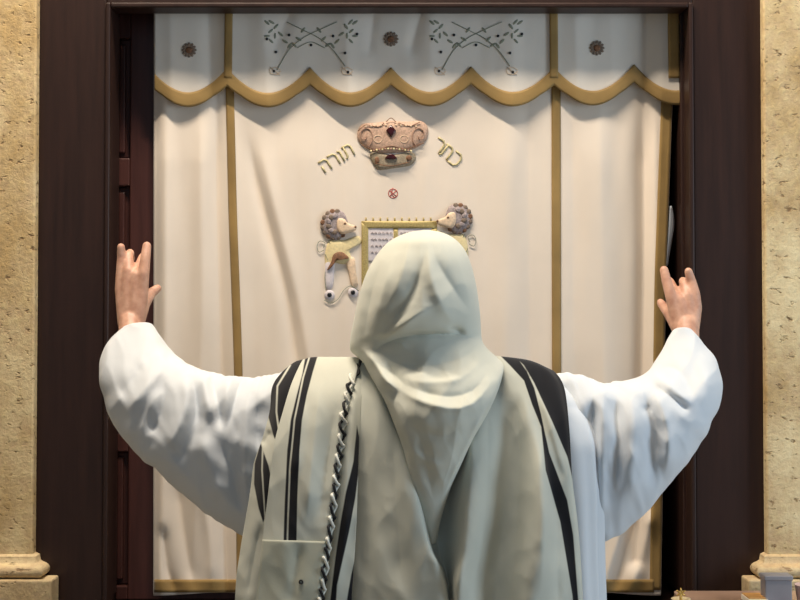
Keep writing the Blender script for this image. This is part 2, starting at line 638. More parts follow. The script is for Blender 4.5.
val = empty('ark_valance', (0, YC - 0.03, 2.1), 'short ivory valance with gold scalloped hem and brown rosettes above the long curtain', 'valance')
nu, nv = 320, 50
vs = []
for j in range(nv + 1):
    for i in range(nu + 1):
        px = 154.5 + (680.5 - 154.5) * i / nu
        yb = scallop(px) + 7
        py = -4 + (yb + 4) * j / nv
        vs.append(VP(px, py))
solid(from_data('valance_cloth', vs, grid_faces(nu, nv), M['valance'], val), 0.002)
vs = []
for i in range(421):
    px = 154.5 + (681 - 154.5) * i / 420
    y0 = scallop(px)
    y1 = y0 + 14.5 + 3.5 * min(1, max(0, 1 - min(abs(px - c[0]) for c in cusps) / 14))
    for k in range(7):
        vs.append(VP(px, y0 + (y1 - y0) * k / 6, 0.003 + 0.0012 * math.sin(k / 6 * PI)))
fr = []
for i in range(420):
    for k in range(6):
        a = i * 7 + k
        fr.append((a, a + 1, a + 8, a + 7))
solid(from_data('gold_scalloped_braid', vs, fr, M['gold'], val), 0.002)
ribbon('gold_band', [(229, -3), (228.5, 30), (228, 78)], 4.0, VP, 0.005, M['gold'], val, 30)
ribbon('gold_band', [(553.5, -3), (553.7, 30), (554, 78)], 4.2, VP, 0.005, M['gold'], val, 30)
ribbon('gold_band', [(673, -3), (673.4, 30), (674, 78)], 5.5, VP, 0.005, M['gold'], val, 30)


def tube_data(v, f, pts, r, k=6):
    n = len(pts)
    b0 = len(v)
    for i, p in enumerate(pts):
        d = (pts[min(i + 1, n - 1)] - pts[max(i - 1, 0)])
        if d.length < 1e-9: d = Vector((0, 0, 1))
        d.normalize()
        a = d.cross(Vector((0, 1, 0)))
        if a.length < 1e-3: a = d.cross(Vector((1, 0, 0)))
        a.normalize()
        c = a.cross(d)
        rr = r[i] if isinstance(r, (list, tuple)) else r
        for q in range(k):
            t = 2 * PI * q / k
            v.append(p + (a * math.cos(t) + c * math.sin(t)) * rr)
    for i in range(n - 1):
        for q in range(k):
            f.append((b0 + i * k + q, b0 + i * k + (q + 1) % k, b0 + (i + 1) * k + (q + 1) % k, b0 + (i + 1) * k + q))
    f.append(tuple(b0 + q for q in range(k)))
    f.append(tuple(b0 + (n - 1) * k + q for q in reversed(range(k))))


def threads(name, lines, r, surf, off, mat, parent, smooth_line=False):
    v, f = [], []
    for ln in lines:
        pts = resample(ln, max(6, int(len(ln) * 5))) if smooth_line else [p for a, b in zip(ln, ln[1:]) for p in (a, ((a[0] + b[0]) / 2, (a[1] + b[1]) / 2))] + [ln[-1]]
        tube_data(v, f, [surf(p[0], p[1], off) for p in pts], r)
    return from_data(name, v, f, mat, parent)


def pad_data(v, f, poly, h, surf, off):
    """padded embroidery shape: outline, rising to a soft centre"""
    cx = sum(p[0] for p in poly) / len(poly); cy = sum(p[1] for p in poly) / len(poly)
    n = len(poly)
    b0 = len(v)
    rings = [(1.0, -0.5), (1.0, 0.35), (0.88, 0.75), (0.6, 0.95), (0.3, 1.0)]
    for s, hh in rings:
        for p in poly:
            v.append(surf(cx + (p[0] - cx) * s, cy + (p[1] - cy) * s, off + h * hh))
    v.append(surf(cx, cy, off + h))
    for k in range(len(rings) - 1):
        for i in range(n):
            j = (i + 1) % n
            f.append((b0 + k * n + i, b0 + k * n + j, b0 + (k + 1) * n + j, b0 + (k + 1) * n + i))
    for i in range(n):
        f.append((b0 + 4 * n + i, b0 + 4 * n + (i + 1) % n, len(v) - 1))


def pads(name, polys, h, surf, off, mat, parent):
    v, f = [], []
    for p in polys: pad_data(v, f, p, h, surf, off)
    return from_data(name, v, f, mat, parent)


def ell(cx, cy, rx, ry, n=18, a0=0.0, wob=0.0):
    c, s = math.cos(a0), math.sin(a0)
    out = []
    for i in range(n):
        t = 2 * PI * i / n
        k = 1 + wob * math.sin(5 * t)
        x, y = rx * k * math.cos(t), ry * k * math.sin(t)
        out.append((cx + x * c - y * s, cy + x * s + y * c))
    return out


def smoothp(pts, n=6):
    """closed smooth outline"""
    m = len(pts)
    out = []
    for i in range(m):
        a, b, c, d = pts[i - 1], pts[i], pts[(i + 1) % m], pts[(i + 2) % m]
        for k in range(n):
            t = k / n
            out.append((cr(a[0], b[0], c[0], d[0], t), cr(a[1], b[1], c[1], d[1], t)))
    return out


# rosettes on the valance
for (x, y, r) in ((189, 50, 7.5), (391, 39, 7.5), (597, 48, 7.5)):
    ro = pads('rosette', [ell(x, y, r * 0.45, r * 0.45, 12)], 0.004, VP, 0.002, M['brown'], val)
    v, f = [], []
    for k in range(12):
        a = 2 * PI * k / 12
        pad_data(v, f, ell(x + math.cos(a) * r * 0.68, y + math.sin(a) * r * 0.68, r * 0.36, r * 0.22, 8, a), 0.003, VP, 0.001)
    p = from_data('petals', v, f, M['taupe'], None)
    p.parent = ro
# crossed branches with leaves and beads
for (cx, cy) in ((311, 42), (476, 42)):
    br = [[(cx - 34, cy + 28), (cx - 22, cy + 8), (cx - 8, cy - 4), (cx + 8, cy - 12), (cx + 26, cy - 20)],
          [(cx + 34, cy + 24), (cx + 22, cy + 8), (cx + 8, cy - 4), (cx - 8, cy - 12), (cx - 24, cy - 20)],
          [(cx - 14, cy + 6), (cx, cy + 0), (cx + 14, cy + 6)]]
    st = threads('branch_embroidery', br, 0.0009, VP, 0.002, M['sage'], val, True)
    v, f = [], []
    for sgn in (-1, 1):
        for k in range(9):
            t = k / 8
            x, y = cx + sgn * (8 + 36 * t), cy - 12 + 14 * math.sin(t * 5) + 6 * t
            pad_data(v, f, ell(x, y, 3.6, 1.3, 8, 0.9 * sgn + 1.7 * math.sin(k * 2.1)), 0.0012, VP, 0.001)
        for k in range(4):
            pad_data(v, f, ell(cx + sgn * (40 + 4 * math.cos(k * 1.6)), cy - 6 + 5 * math.sin(k * 1.6), 3.2, 1.2, 8, k * 0.8), 0.0012, VP, 0.001)
    lv = from_data('leaves', v, f, M['sage'], None); lv.parent = st
    for a, b in ((-22, -7), (-35, 10), (22, -6), (34, 11), (0, 3), (-37, 29), (37, 30), (-44, -3), (46, -8)):
        bd = pads('bead', [ell(cx + a, cy + b, 1.5, 1.5, 8)], 0.003, VP, 0.001, M['blacks'], None)
        bd.parent = st
    fl = threads('blossoms', [[(cx + sg * 36 + 6 * math.cos(q), cy + 29 + 4 * math.sin(q * 1.0)) for q in (0, 1.2, 2.4, 3.6, 4.8, 6.0)] for sg in (-1, 1)]
                 + [[(cx + sg * 36 - 5, cy + 25), (cx + sg * 36 + 5, cy + 33)] for sg in (-1, 1)], 0.0007, VP, 0.002, M['blush'], None)
    fl.parent = st

# crown
crown = pads('crown_embroidery', [smoothp([(358, 130), (363, 124), (376, 123), (391, 121), (408, 122), (421, 121), (428, 128), (426, 140), (416, 148), (404, 152), (391, 153), (378, 153), (366, 148), (358, 140)])],
             0.010, CP, 0.0, M['pink'], curtain)
def cpart(name, polys, h, off, mat, par=None):
    o = pads(name, polys, h, CP, off, mat, None); o.parent = par or crown; return o
cpart('crown_base', [smoothp([(373, 152), (391, 155), (410, 152), (416, 157), (411, 165), (395, 168), (379, 170), (374, 165), (370, 157)])], 0.007, 0.001, M['crownbase'])
for (x, sg) in ((366, 1), (419, -1)):
    sp = [(x + sg * (-1 + (1.2 + 0.62 * q) * math.cos(q * 0.62)), 136 + (1.2 + 0.85 * q) * math.sin(q * 0.62)) for q in range(13)]
    o = threads('scroll_stitch', [sp], 0.0011, CP, 0.010, M['pinkdark'], None, True); o.parent = crown
cpart('garnet', [[(391, 124.5), (396, 130.5), (391, 137.5), (386, 130.5)]], 0.005, 0.010, M['gem'])
cpart('garnet', [smoothp([(385, 158.5), (388, 155), (391, 153.5), (394, 155), (397, 158.5), (391, 159.5)])], 0.004, 0.009, M['gem'])
cpart('corner_bead', [ell(377, 160, 2.4, 3.4, 10)], 0.003, 0.007, M['brown'])
cpart('corner_bead', [ell(409, 158, 3, 2.8, 10)], 0.003, 0.007, M['brown'])
for x in (378, 404):
    o = threads('ring_stitch', [[(x + 4.2 * math.cos(t), 139 + 3.6 * math.sin(t)) for t in [q * PI / 6 for q in range(13)]]], 0.0008, CP, 0.010, M['blush'], None); o.parent = crown
for k in range(15):
    x = 371 + 40 * k / 14
    cpart('seed_bead', [ell(x, 151 - 2.2 * math.sin(PI * k / 14), 1.2, 1.2, 6)], 0.002, 0.009, M['pinkdark'] if k % 2 else M['yellow'])
for k in range(11):
    x = 366 + 50 * k / 10
    cpart('seed_bead', [ell(x, 126.5 - 1.5 * math.sin(PI * k / 10), 1.1, 1.1, 6)], 0.002, 0.009, M['blush'])
o = threads('outline_stitch', [[(358, 131), (366, 125), (378, 127), (384, 123)], [(398, 123), (410, 126), (420, 122)], [(362, 145), (376, 150), (391, 146), (406, 149), (424, 143)],
                              [(374, 163), (391, 166), (410, 162)], [(386, 122), (391, 118), (396, 122)]], 0.0009, CP, 0.010, M['brown'], None, True); o.parent = crown

# lettering: keter torah
G = {'kaf': [[(0, 1), (.7, 1), (1, .75), (1, .25), (.7, 0), (0, 0)]],
     'tav': [[(0, 1), (.75, 1), (1, .8), (1, 0)], [(.22, 1), (.22, .15), (0, 0)]],
     'resh': [[(0, 1), (.7, 1), (1, .8), (1, 0)]],
     'vav': [[(.3, 1), (.6, .95), (.6, 0)]],
     'he': [[(0, 1), (.75, 1), (1, .8), (1, 0)], [(.15, .6), (.15, 0)]]}


def word(name, lst, size, mat):
    lines = []
    for (g, cx, cy, ang) in lst:
        c, s = math.cos(ang), math.sin(ang)
        for ln in G[g]:
            lines.append([(cx + ((x - .5) * size * .72) * c + ((.5 - y) * size) * -s, cy + ((x - .5) * size * .72) * s + ((.5 - y) * size) * c) for x, y in ln])
    return threads(name, lines, 0.0024, CP, 0.001, mat, curtain)


word('lettering', [('resh', 438.5, 145.5, 0.60), ('tav', 446.5, 152, 0.66), ('kaf', 455.5, 159, 0.70)], 13, M['palegold'])
word('lettering', [('he', 325, 166, -0.55), ('resh', 333.5, 160.5, -0.52), ('vav', 341, 156.5, -0.5), ('tav', 348, 151.5, -0.48)], 12, M['palegold'])
# small red roundel
threads('red_roundel', [[(393 + 4.6 * math.cos(t), 193.5 + 4.6 * math.sin(t)) for t in [q * PI / 6 for q in range(13)]], [(390, 191), (396, 196)], [(396, 191), (390, 196)], [(393, 188), (391, 194), (395, 198)]],
        0.0010, CP, 0.001, M['rednet'], curtain)

# tablets in a gold frame
tab = pads('tablets_panel', [[(366, 226), (394, 226), (394, 262), (366, 262)], [(397, 226), (434, 226), (434, 262), (397, 262)]], 0.003, CP, 0.001, M['lilac'], curtain)
v, f = [], []
for bar in ([(361.5, 222), (368.5, 222), (368.5, 292), (361.5, 292)], [(361.5, 221), (437, 221), (437, 228.5), (361.5, 228.5)],
            [(393.5, 228), (398, 228), (398, 292), (393.5, 292)], [(431, 228), (437, 228), (437, 292), (431, 292)]):
    sub = []
    n = len(bar)
    for i in range(n):
        a, b = bar[i], bar[(i + 1) % n]
        for k in range(6): sub.append((a[0] + (b[0] - a[0]) * k / 6, a[1] + (b[1] - a[1]) * k / 6))
    pad_data(v, f, sub, 0.005, CP, 0.001)
o = from_data('gold_frame', v, f, M['goldthread'], None); o.parent = tab
o = threads('tufts', [[(366 + 7.2 * k, 221), (366 + 7.2 * k, 217.5)] for k in range(10)], 0.0016, CP, 0.002, M['goldthread'], None); o.parent = tab
lines = []
rr = random.Random(3)
for (x0, x1) in ((371, 391), (400, 428)):
    for y in (233.5, 240, 246.5, 253):
        x = x0
        while x < x1:
            lines.append([(x, y), (x + 1.6, y - 1.6), (x + 2.6, y + .8)])
            x += rr.uniform(3, 4.6)
o = threads('tablet_inscription', lines, 0.0006, CP, 0.005, M['mauve'], None); o.parent = tab


def lion(mx, name_col):
    """mx maps a left-lion x to the picture"""
    P = lambda pts: [(mx(x), y + (0 if name_col else -6)) for x, y in pts]
    body = pads('lion_embroidery', [P(smoothp([(330, 240), (344, 240), (358, 236), (361, 243), (350, 250), (352, 262), (342, 264), (330, 262), (326, 268), (325, 254)]))], 0.006, CP, 0.0, M['yellow'], curtain)
    def lp(n, polys, h, off, m):
        o = pads(n, [P(p) for p in polys], h, CP, off, m, None); o.parent = body
    lp('mane', [ell(335, 225, 13.5, 15.5, 22, 0, .04)], 0.010, 0.0, M['mauve'])
    for k in range(11):
        q = 0.9 + k * 0.40
        lp('mane_curl', [ell(335 + 11.5 * math.cos(q), 224.5 + 12.5 * math.sin(q), 3.5, 3.0, 10, q)], 0.004, 0.004, M['taupe'] if k % 3 else M['brown'])
    for k in range(6):
        q = 1.6 + k * 0.62
        lp('mane_curl', [ell(335 + 6.5 * math.cos(q), 224 + 8 * math.sin(q), 3.2, 2.6, 10, q + 1)], 0.004, 0.008, M['mauve'] if k % 2 else M['taupe'])
    lp('face', [smoothp([(338, 219), (344, 219), (348, 223), (355, 226), (356, 230), (348, 233), (341, 234), (337, 228)])], 0.005, 0.009, M['blush'])
    lp('eye', [ell(345, 223.5, 1.4, 1.1, 8)], 0.002, 0.013, M['brown'])
    lp('nose', [ell(355.5, 227, 1.2, 1.2, 8)], 0.002, 0.012, M['brown'])
    lp('shoulder_patch', [smoothp([(331, 262), (334, 254), (342, 252), (349, 258), (343, 259), (337, 259), (331, 268), (327, 270)])], 0.005, 0.006, M['brown'])
    lp('leg', [smoothp([(326, 262), (334, 260), (334, 275), (332, 288), (326, 288), (325, 275)])], 0.005, 0.001, M['lilac'])
    lp('leg', [smoothp([(346, 260), (354, 258), (356, 272), (358, 285), (352, 287), (349, 275)])], 0.005, 0.001, M['blush'])
    lp('paw', [ell(329.5, 295, 5.2, 5.2, 14)], 0.004, 0.001, M['lilac'])
    lp('paw', [ell(353, 292.5, 5.2, 5.2, 14)], 0.004, 0.001, M['lilac'])
    lp('paw_bead', [ell(329.5, 295, 2.4, 2.4, 10)], 0.004, 0.005, M['blacks'])
    lp('paw_bead', [ell(353, 292.5, 2.4, 2.4, 10)], 0.004, 0.005, M['blacks'])
    o = threads('scroll_stitch', [P([(324, 300), (331, 303), (338, 299), (344, 290), (351, 286), (359, 291)]), P([(324, 250), (319, 252), (317, 246), (320, 241), (325, 243), (323, 248)]),
                                  P([(325, 254), (328, 262), (325, 275), (326, 290)]), P([(336, 242), (340, 248), (350, 246), (358, 240)]), P([(328, 240), (331, 246), (328, 253)])],
                0.0008, CP, 0.004, M['sage'], None, True); o.parent = body


lion(lambda x: x, True)
lion(lambda x: 793 - x, False)

# ------------------------------------------------------------------ the person
prs = empty('person', (0.03, 2.25, 0), 'person seen from behind in a white robe and cream striped prayer shawl, both arms raised', 'person')


def capsule(v, f, p0, r0, p1, r1, n=14, flat=1.0, fax=None):
    d = (p1 - p0)
    L = d.length
    d = d.normalized() if L > 1e-6 else Vector((0, 0, 1))
    a = d.cross(Vector((0, 1, 0.01))).normalized()
    c = d.cross(a).normalized()
    if fax is not None:
        c = (fax - d * fax.dot(d)).normalized(); a = d.cross(c).normalized()
    b0 = len(v)
    prof = []
    for k in range(5): 
        t = -PI / 2 + (PI / 2) * k / 5 + 0.05
        prof.append((math.sin(t) * r0, math.cos(t) * r0))
    for k in range(5):
        prof.append((L * k / 4, r0 + (r1 - r0) * k / 4))
    for k in range(1, 6):
        t = (PI / 2) * k / 5 - 0.05
        prof.append((L + math.sin(t) * r1, math.cos(t) * r1))
    for h, r in prof:
        for q in range(n):
            t = 2 * PI * q / n
            v.append(p0 + d * h + a * (math.cos(t) * r) + c * (math.sin(t) * r * flat))
    for k in range(len(prof) - 1):
        for q in range(n):
            f.append((b0 + k * n + q, b0 + k * n + (q + 1) % n, b0 + (k + 1) * n + (q + 1) % n, b0 + (k + 1) * n + q))
    f.append(tuple(b0 + q for q in reversed(range(n))))
    f.append(tuple(b0 + (len(prof) - 1) * n + q for q in range(n)))


V3 = Vector
bv, bf = [], []
def cap(p0, r0, p1, r1, **k): capsule(bv, bf, V3(p0), r0, V3(p1), r1, **k)


PX = 0.03
ax = V3((0, 1, 0))
# legs, pelvis, torso, neck, head (all under the clothes)
for s in (-1, 1):
    hip = (PX + s * 0.095, 2.25, 0.86); knee = (PX + s * 0.11, 2.235, 0.47); ank = (PX + s * 0.115, 2.26, 0.09)
    cap(hip, 0.082, knee, 0.056); cap(knee, 0.054, ank, 0.036)
    cap((PX + s * 0.115, 2.24, 0.045), 0.040, (PX + s * 0.135, 2.41, 0.034), 0.032)
cap((PX - 0.07, 2.25, 0.92), 0.095, (PX + 0.07, 2.25, 0.92), 0.095)
cap((PX, 2.26, 0.95), 0.125, (PX, 2.255, 1.20), 0.125, flat=0.72, fax=ax)
cap((PX, 2.255, 1.18), 0.135, (PX, 2.255, 1.33), 0.14, flat=0.72, fax=ax)
cap((PX - 0.14, 2.26, 1.375), 0.05, (PX + 0.14, 2.26, 1.375), 0.05)
hc = W(420, 298, 2.205)
cap((PX, 2.255, 1.39), 0.062, (hc.x, 2.215, hc.z - 0.07), 0.052)
cap(hc + V3((0, 0.0, 0.02)), 0.080, hc + V3((0, 0.015, -0.03)), 0.068)
cap(hc + V3((0, 0.03, -0.03)), 0.062, hc + V3((0, 0.048, -0.075)), 0.036)
cap(hc + V3((0, 0.082, 0.005)), 0.010, hc + V3((0, 0.102, -0.028)), 0.014)       # nose
cap(hc + V3((-0.02, 0.083, -0.055)), 0.008, hc + V3((0.02, 0.083, -0.055)), 0.008)  # mouth
for s in (-1, 1):
    cap(hc + V3((s * 0.076, 0.01, 0.012)), 0.013, hc + V3((s * 0.074, 0.006, -0.025)), 0.009)
    cap(hc + V3((s * 0.028, 0.077, 0.012)), 0.011, hc + V3((s * 0.033, 0.075, 0.012)), 0.011)


def arm(sh, el, wr):
    cap(sh, 0.046, el, 0.035); cap(el, 0.035, wr, 0.024)


def hand(spec):
    for ch in spec:
        pts = [W(*p[:3]) for p in ch]
        for (a, pa), (b, pb) in zip(list(zip(ch, pts)), list(zip(ch, pts))[1:]):
            cap(pa, a[3], pb, b[3], n=12)


arm(W(305, 412, 2.285), W(160, 420, 2.335), W(131, 332, 2.44))
arm(W(552, 410, 2.285), W(668, 418, 2.335), W(686, 338, 2.44))
R = 0.0100
# each chain: wrist end -> finger tip, (px, py, depth, radius)
LH = [
    [(131, 345, 2.42, .025), (131, 322, 2.450, .024)],
    [(127, 322, 2.452, .019), (121, 290, 2.465, .0125), (121.5, 274, 2.470, .0115), (121.5, 258, 2.474, .0092), (121, 247, 2.472, .0080)],      # little finger, up
    [(130, 322, 2.452, .019), (127, 290, 2.460, .0140), (128.5, 272, 2.464, .0120), (128.5, 256, 2.482, .0098), (130, 253, 2.506, .0086), (131, 259, 2.520, .008)],   # ring, curled forward
    [(134, 322, 2.452, .019), (135, 290, 2.457, .0140), (136.5, 276, 2.460, .0122), (139.5, 266, 2.488, .0105), (143, 257, 2.512, .0092), (147, 254, 2.530, .008)],   # middle, curled forward
    [(136, 320, 2.452, .019), (141.5, 290, 2.458, .0140), (143.5, 274, 2.458, .0118), (145.5, 257, 2.466, .0102), (146.8, 246, 2.476, .0090)],      # forefinger, up
    [(136, 318, 2.455, .020), (143, 303, 2.475, .0150), (151, 293, 2.500, .0105), (157.5, 288.5, 2.512, .0085)],                                      # thumb
]
RH = [
    [(687, 350, 2.42, .024), (687, 326, 2.450, .024)],
    [(690, 328, 2.452, .019), (695, 308, 2.463, .0140), (694, 294, 2.468, .0125), (691.5, 282, 2.474, .0100), (688.5, 271.5, 2.472, .0082)],
    [(688, 328, 2.452, .019), (688.5, 308, 2.460, .0140), (687.5, 297, 2.464, .0120), (684.5, 284, 2.484, .0098), (683, 281, 2.508, .0088), (684, 292, 2.520, .008)],
    [(685, 328, 2.452, .019), (681, 308, 2.457, .0140), (679, 301, 2.460, .0120), (675, 292, 2.488, .0102), (670, 282, 2.512, .0090), (666, 278, 2.530, .008)],
    [(682, 328, 2.452, .018), (675, 308, 2.458, .0140), (671, 296, 2.460, .0118), (666.5, 281, 2.468, .0100), (664, 270, 2.476, .0088)],
    [(680, 326, 2.455, .019), (671, 314, 2.475, .0140), (664, 307, 2.500, .0100), (660.5, 302.5, 2.512, .0080)],
]
hand(LH); hand(RH)
me = bpy.data.meshes.new('raw'); me.from_pydata([tuple(p) for p in bv], [], bf)
bm = bmesh.new(); bm.from_mesh(me); bmesh.ops.recalc_face_normals(bm, faces=bm.faces[:]); bm.to_mesh(me); bm.free()
raw = bpy.data.objects.new('raw', me); COL.objects.link(raw)
rm = raw.modifiers.new('r', 'REMESH'); rm.mode = 'VOXEL'; rm.voxel_size = 0.0026
sm = raw.modifiers.new('s', 'SMOOTH'); sm.iterations = 5; sm.factor = 0.5
dg = bpy.context.evaluated_depsgraph_get()
bme = bpy.data.meshes.new_from_object(raw.evaluated_get(dg))
bpy.data.objects.remove(raw)
body = link_mesh('body', bme, M['skin'], prs)


def loft(name, rings, mat, parent, th=0.002, cap_ends=False, attr=None):
    n = len(rings[0])
    v = [p for r in rings for p in r]
    o = from_data(name, v, grid_faces(n, len(rings) - 1, True), mat, parent)
    if th: solid(o, th)
    return o


# robe trunk: rings from neck to calf
def robe_ring(z, xl, xr, yc, dep, k, n=160):
    out = []
    cx, hw = (xl + xr) / 2, (xr - xl) / 2
    for i in range(n):
        t = 2 * PI * i / n
        c, s = math.cos(t), math.sin(t)
        e = 2 / (2.3 + 1.7 * min(1, max(0, (1.40 - z) / 0.08)))
        x = cx + hw * math.copysign(abs(c) ** e, c)
        y = yc + dep * math.copysign(abs(s) ** e, s)
        drop = max(0, (1.42 - z))
        rip = (0.006 * math.sin(9 * t + 1.3) + 0.004 * math.sin(17 * t + 0.5 + z * 2)) * min(1, drop * 4)
        y += rip * s * 1.2; x += rip * c
        zz = z
        if z > 1.3:   # the shoulders fall away from the neck
            zz = z - 0.035 * ((x - cx) / 0.3) ** 2 * min(1, (z - 1.3) / 0.12)
        out.append(V3((x, y, zz)))
    return out


rz = [(1.462, 345, 500, 0.06), (1.458, 325, 520, 0.085), (1.447, 296, 556, 0.10), (1.43, 278, 574, 0.108), (1.40, 268, 590, 0.112), (1.35, 262, 598, 0.115), (1.25, 258, 602, 0.118), (1.15, 258, 602, 0.120),
      (1.0, 252, 604, 0.13), (0.8, 246, 606, 0.145), (0.55, 240, 612, 0.16), (0.32, 236, 618, 0.175)]
rings = []
cnt = 90
for i in range(cnt + 1):
    z, a, b, d = spline(rz, i / cnt)
    rings.append(robe_ring(z, X(a, 2.2), X(b, 2.2), 2.262, d, 0))
robe = loft('robe', rings, M['robe'], prs)


def sleeve(name, st, folds, seed, flip=1):
    n = 120
    m = 190
    rings = []
    for j in range(m + 1):
        ix, iy, ox, oy, Yc, dep, sag = spline(st, j / m)
        ring = []
        for i in range(n):
            t = 2 * PI * i / n
            c, s = math.cos(t), math.sin(t)
            c2 = math.copysign(abs(c) ** 0.92, c)
            wob = (1.6 * noise.noise(V3((ix * .05, ox * .05, seed + (3 if c > 0 else 0)))) + 1.3 * noise.noise(V3((ix * .12, ox * .12, seed)))) * min(1, j / 20)
            hl = math.hypot(ix - ox, iy - oy)
            c2 *= 1 + 2 * wob / hl
            px = (ix + ox) / 2 + (ix - ox) / 2 * c2
            py = (iy + oy) / 2 + (iy - oy) / 2 * c2 + (sag * s if s > 0 else sag * 0.2 * s)
            Y = Yc - dep * s
            if s > -0.15:
                k = min(1, (s + 0.15) * 3)
                Y -= k * fold_h(folds, px, py, 0.005, 0.022, 0.022, seed, 0.019)
            else:
                Y += 0.006 * noise.noise(V3((px * .03, py * .03, seed + 9)))
            ring.append(W(px, py, Y))
        rings.append(ring)
    o = loft(name, rings, M['robe'], robe_parent, 0.0028)
    return o


robe_parent = prs
LS = [(153, 327, 120.5, 331.5, 2.440, .040, -6), (160, 337, 108, 343, 2.425, .046, -4), (171, 351, 101.5, 362, 2.405, .060, -2), (183, 361, 101, 388, 2.375, .072, 0), (196, 368, 111, 419, 2.35, .078, 0),
      (212, 373, 133, 449, 2.325, .080, 0), (232, 377, 164, 477, 2.305, .080, 0), (255, 378, 200, 507, 2.29, .078, 0), (276, 374, 238, 533, 2.28, .076, 0),
      (300, 372, 272, 548, 2.275, .052, 0), (330, 380, 305, 550, 2.27, .048, 0)]
RS = [(672, 334, 693, 333.5, 2.440, .036, -6), (663, 349, 704, 345, 2.425, .044, -4), (655, 363, 715.5, 360, 2.405, .060, -2), (645, 374, 722, 382, 2.375, .072, 0), (631, 380, 719, 405, 2.35, .078, 0),
      (616, 382, 708, 430, 2.325, .080, 0), (604, 384, 691, 456, 2.305, .080, 0), (591, 379, 668, 486, 2.29, .078, 0), (578, 375, 640, 517, 2.28, .076, 0),
      (558, 374, 606, 541, 2.275, .052, 0), (530, 382, 570, 548, 2.27, .048, 0)]
FL = [
    Fold([(124, 418), (136, 400), (150, 384), (170, 358)], 7, 0.009),
    Fold([(118, 400), (132, 380), (146, 362)], 8, -0.007),
    Fold([(182, 372), (187, 398), (178, 430), (164, 458)], 8, 0.014),
    Fold([(192, 380), (197, 405), (190, 440), (176, 470)], 8, -0.013),
    Fold([(160, 372), (164, 400), (150, 440)], 9, -0.011),
    Fold([(190, 372), (196, 396), (202, 430)], 5, -0.008), Fold([(200, 370), (207, 396), (210, 424)], 5, 0.008),
    Fold([(208, 372), (216, 396), (222, 432)], 5, -0.010), Fold([(226, 374), (228, 400), (226, 430)], 5, 0.008),
    Fold([(244, 374), (236, 396), (228, 430)], 5, -0.010), Fold([(250, 384), (246, 440), (248, 520)], 5, 0.008),
    Fold([(257, 384), (256, 520)], 5, -0.007),
    Fold([(200, 430), (212, 470), (226, 505)], 10, 0.011), Fold([(220, 430), (234, 480), (244, 520)], 8, -0.008),
    Fold([(140, 440), (180, 470), (210, 505)], 8, 0.006), Fold([(156, 350), (170, 366), (186, 370)], 6, 0.006),
]
FR = [
    Fold([(650, 380), (664, 415), (668, 445), (664, 480)], 6, 0.016),
    Fold([(641, 384), (653, 420), (655, 450), (646, 488)], 8, -0.016),
    Fold([(646, 370), (668, 386), (694, 407)], 5, 0.011), Fold([(650, 382), (672, 398), (690, 414)], 5, -0.010),
    Fold([(650, 372), (672, 368), (684, 378), (694, 400)], 5, -0.008),
    Fold([(612, 388), (618, 420), (616, 500)], 6, -0.012), Fold([(604, 386), (602, 430), (602, 540)], 5, 0.012),
    Fold([(628, 386), (634, 425), (630, 505)], 7, 0.010), Fold([(640, 384), (646, 410)], 5, 0.007),
    Fold([(594, 384), (592, 430), (594, 520)], 5, -0.012),
    Fold([(578, 384), (580, 440), (586, 520)], 6, 0.010), Fold([(700, 350), (708, 380), (700, 410)], 8, 0.007),
]
sleeve('sleeve', LS, FL, 1.7)
sleeve('sleeve', RS, FR, 6.2)

# ------------------------------------------------------------------ prayer shawl
shawl = prs


def yb(py):
    t = [(350, 2.225), (360, 2.195), (368, 2.178), (378, 2.162), (395, 2.146), (430, 2.126), (480, 2.112), (600, 2.10), (900, 2.09)]
    for (a, ya), (b, ybb) in zip(t, t[1:]):
        if py <= b:
            k = min(max((py - a) / (b - a), 0), 1)
            return ya + (ybb - ya) * k
    return 2.09


def sheet(name, cols, nu, nv, folds, blacks, mat, parent, seed=0.0, nz_a=0.004, th=0.002, lights=(), crumple=0.005):
    """cols: lists of (px, py, offset from the shawl's base depth), each running down the page"""
    cc = [resample([(x, y, yb(y) + o) for (x, y, o) in c], nv) for c in cols]
    v, st = [], []
    for j in range(nv + 1):
        row = [c[j] for c in cc]
        rs = resample(row, nu) if len(row) > 2 else [tuple(p + (q - p) * i / nu for p, q in zip(row[0], row[1])) for i in range(nu + 1)]
        for (x, y, Y) in rs:
            v.append(W(x, y, Y - fold_h(folds, x, y, nz_a, 0.03, 0.006, seed, crumple)))
            if blacks:
                d = max(poly_sd(x, y, b) for b in blacks)
                for l in lights: d = min(d, -poly_sd(x, y, l))
                st.append(min(max(d, -3), 3))
    o = from_data(name, v, grid_faces(nu, nv), mat, parent)
    if blacks: set_attr(o, 'stripe', st)
    solid(o, th)
    return o


def col(*pts, top=None): return list(pts)


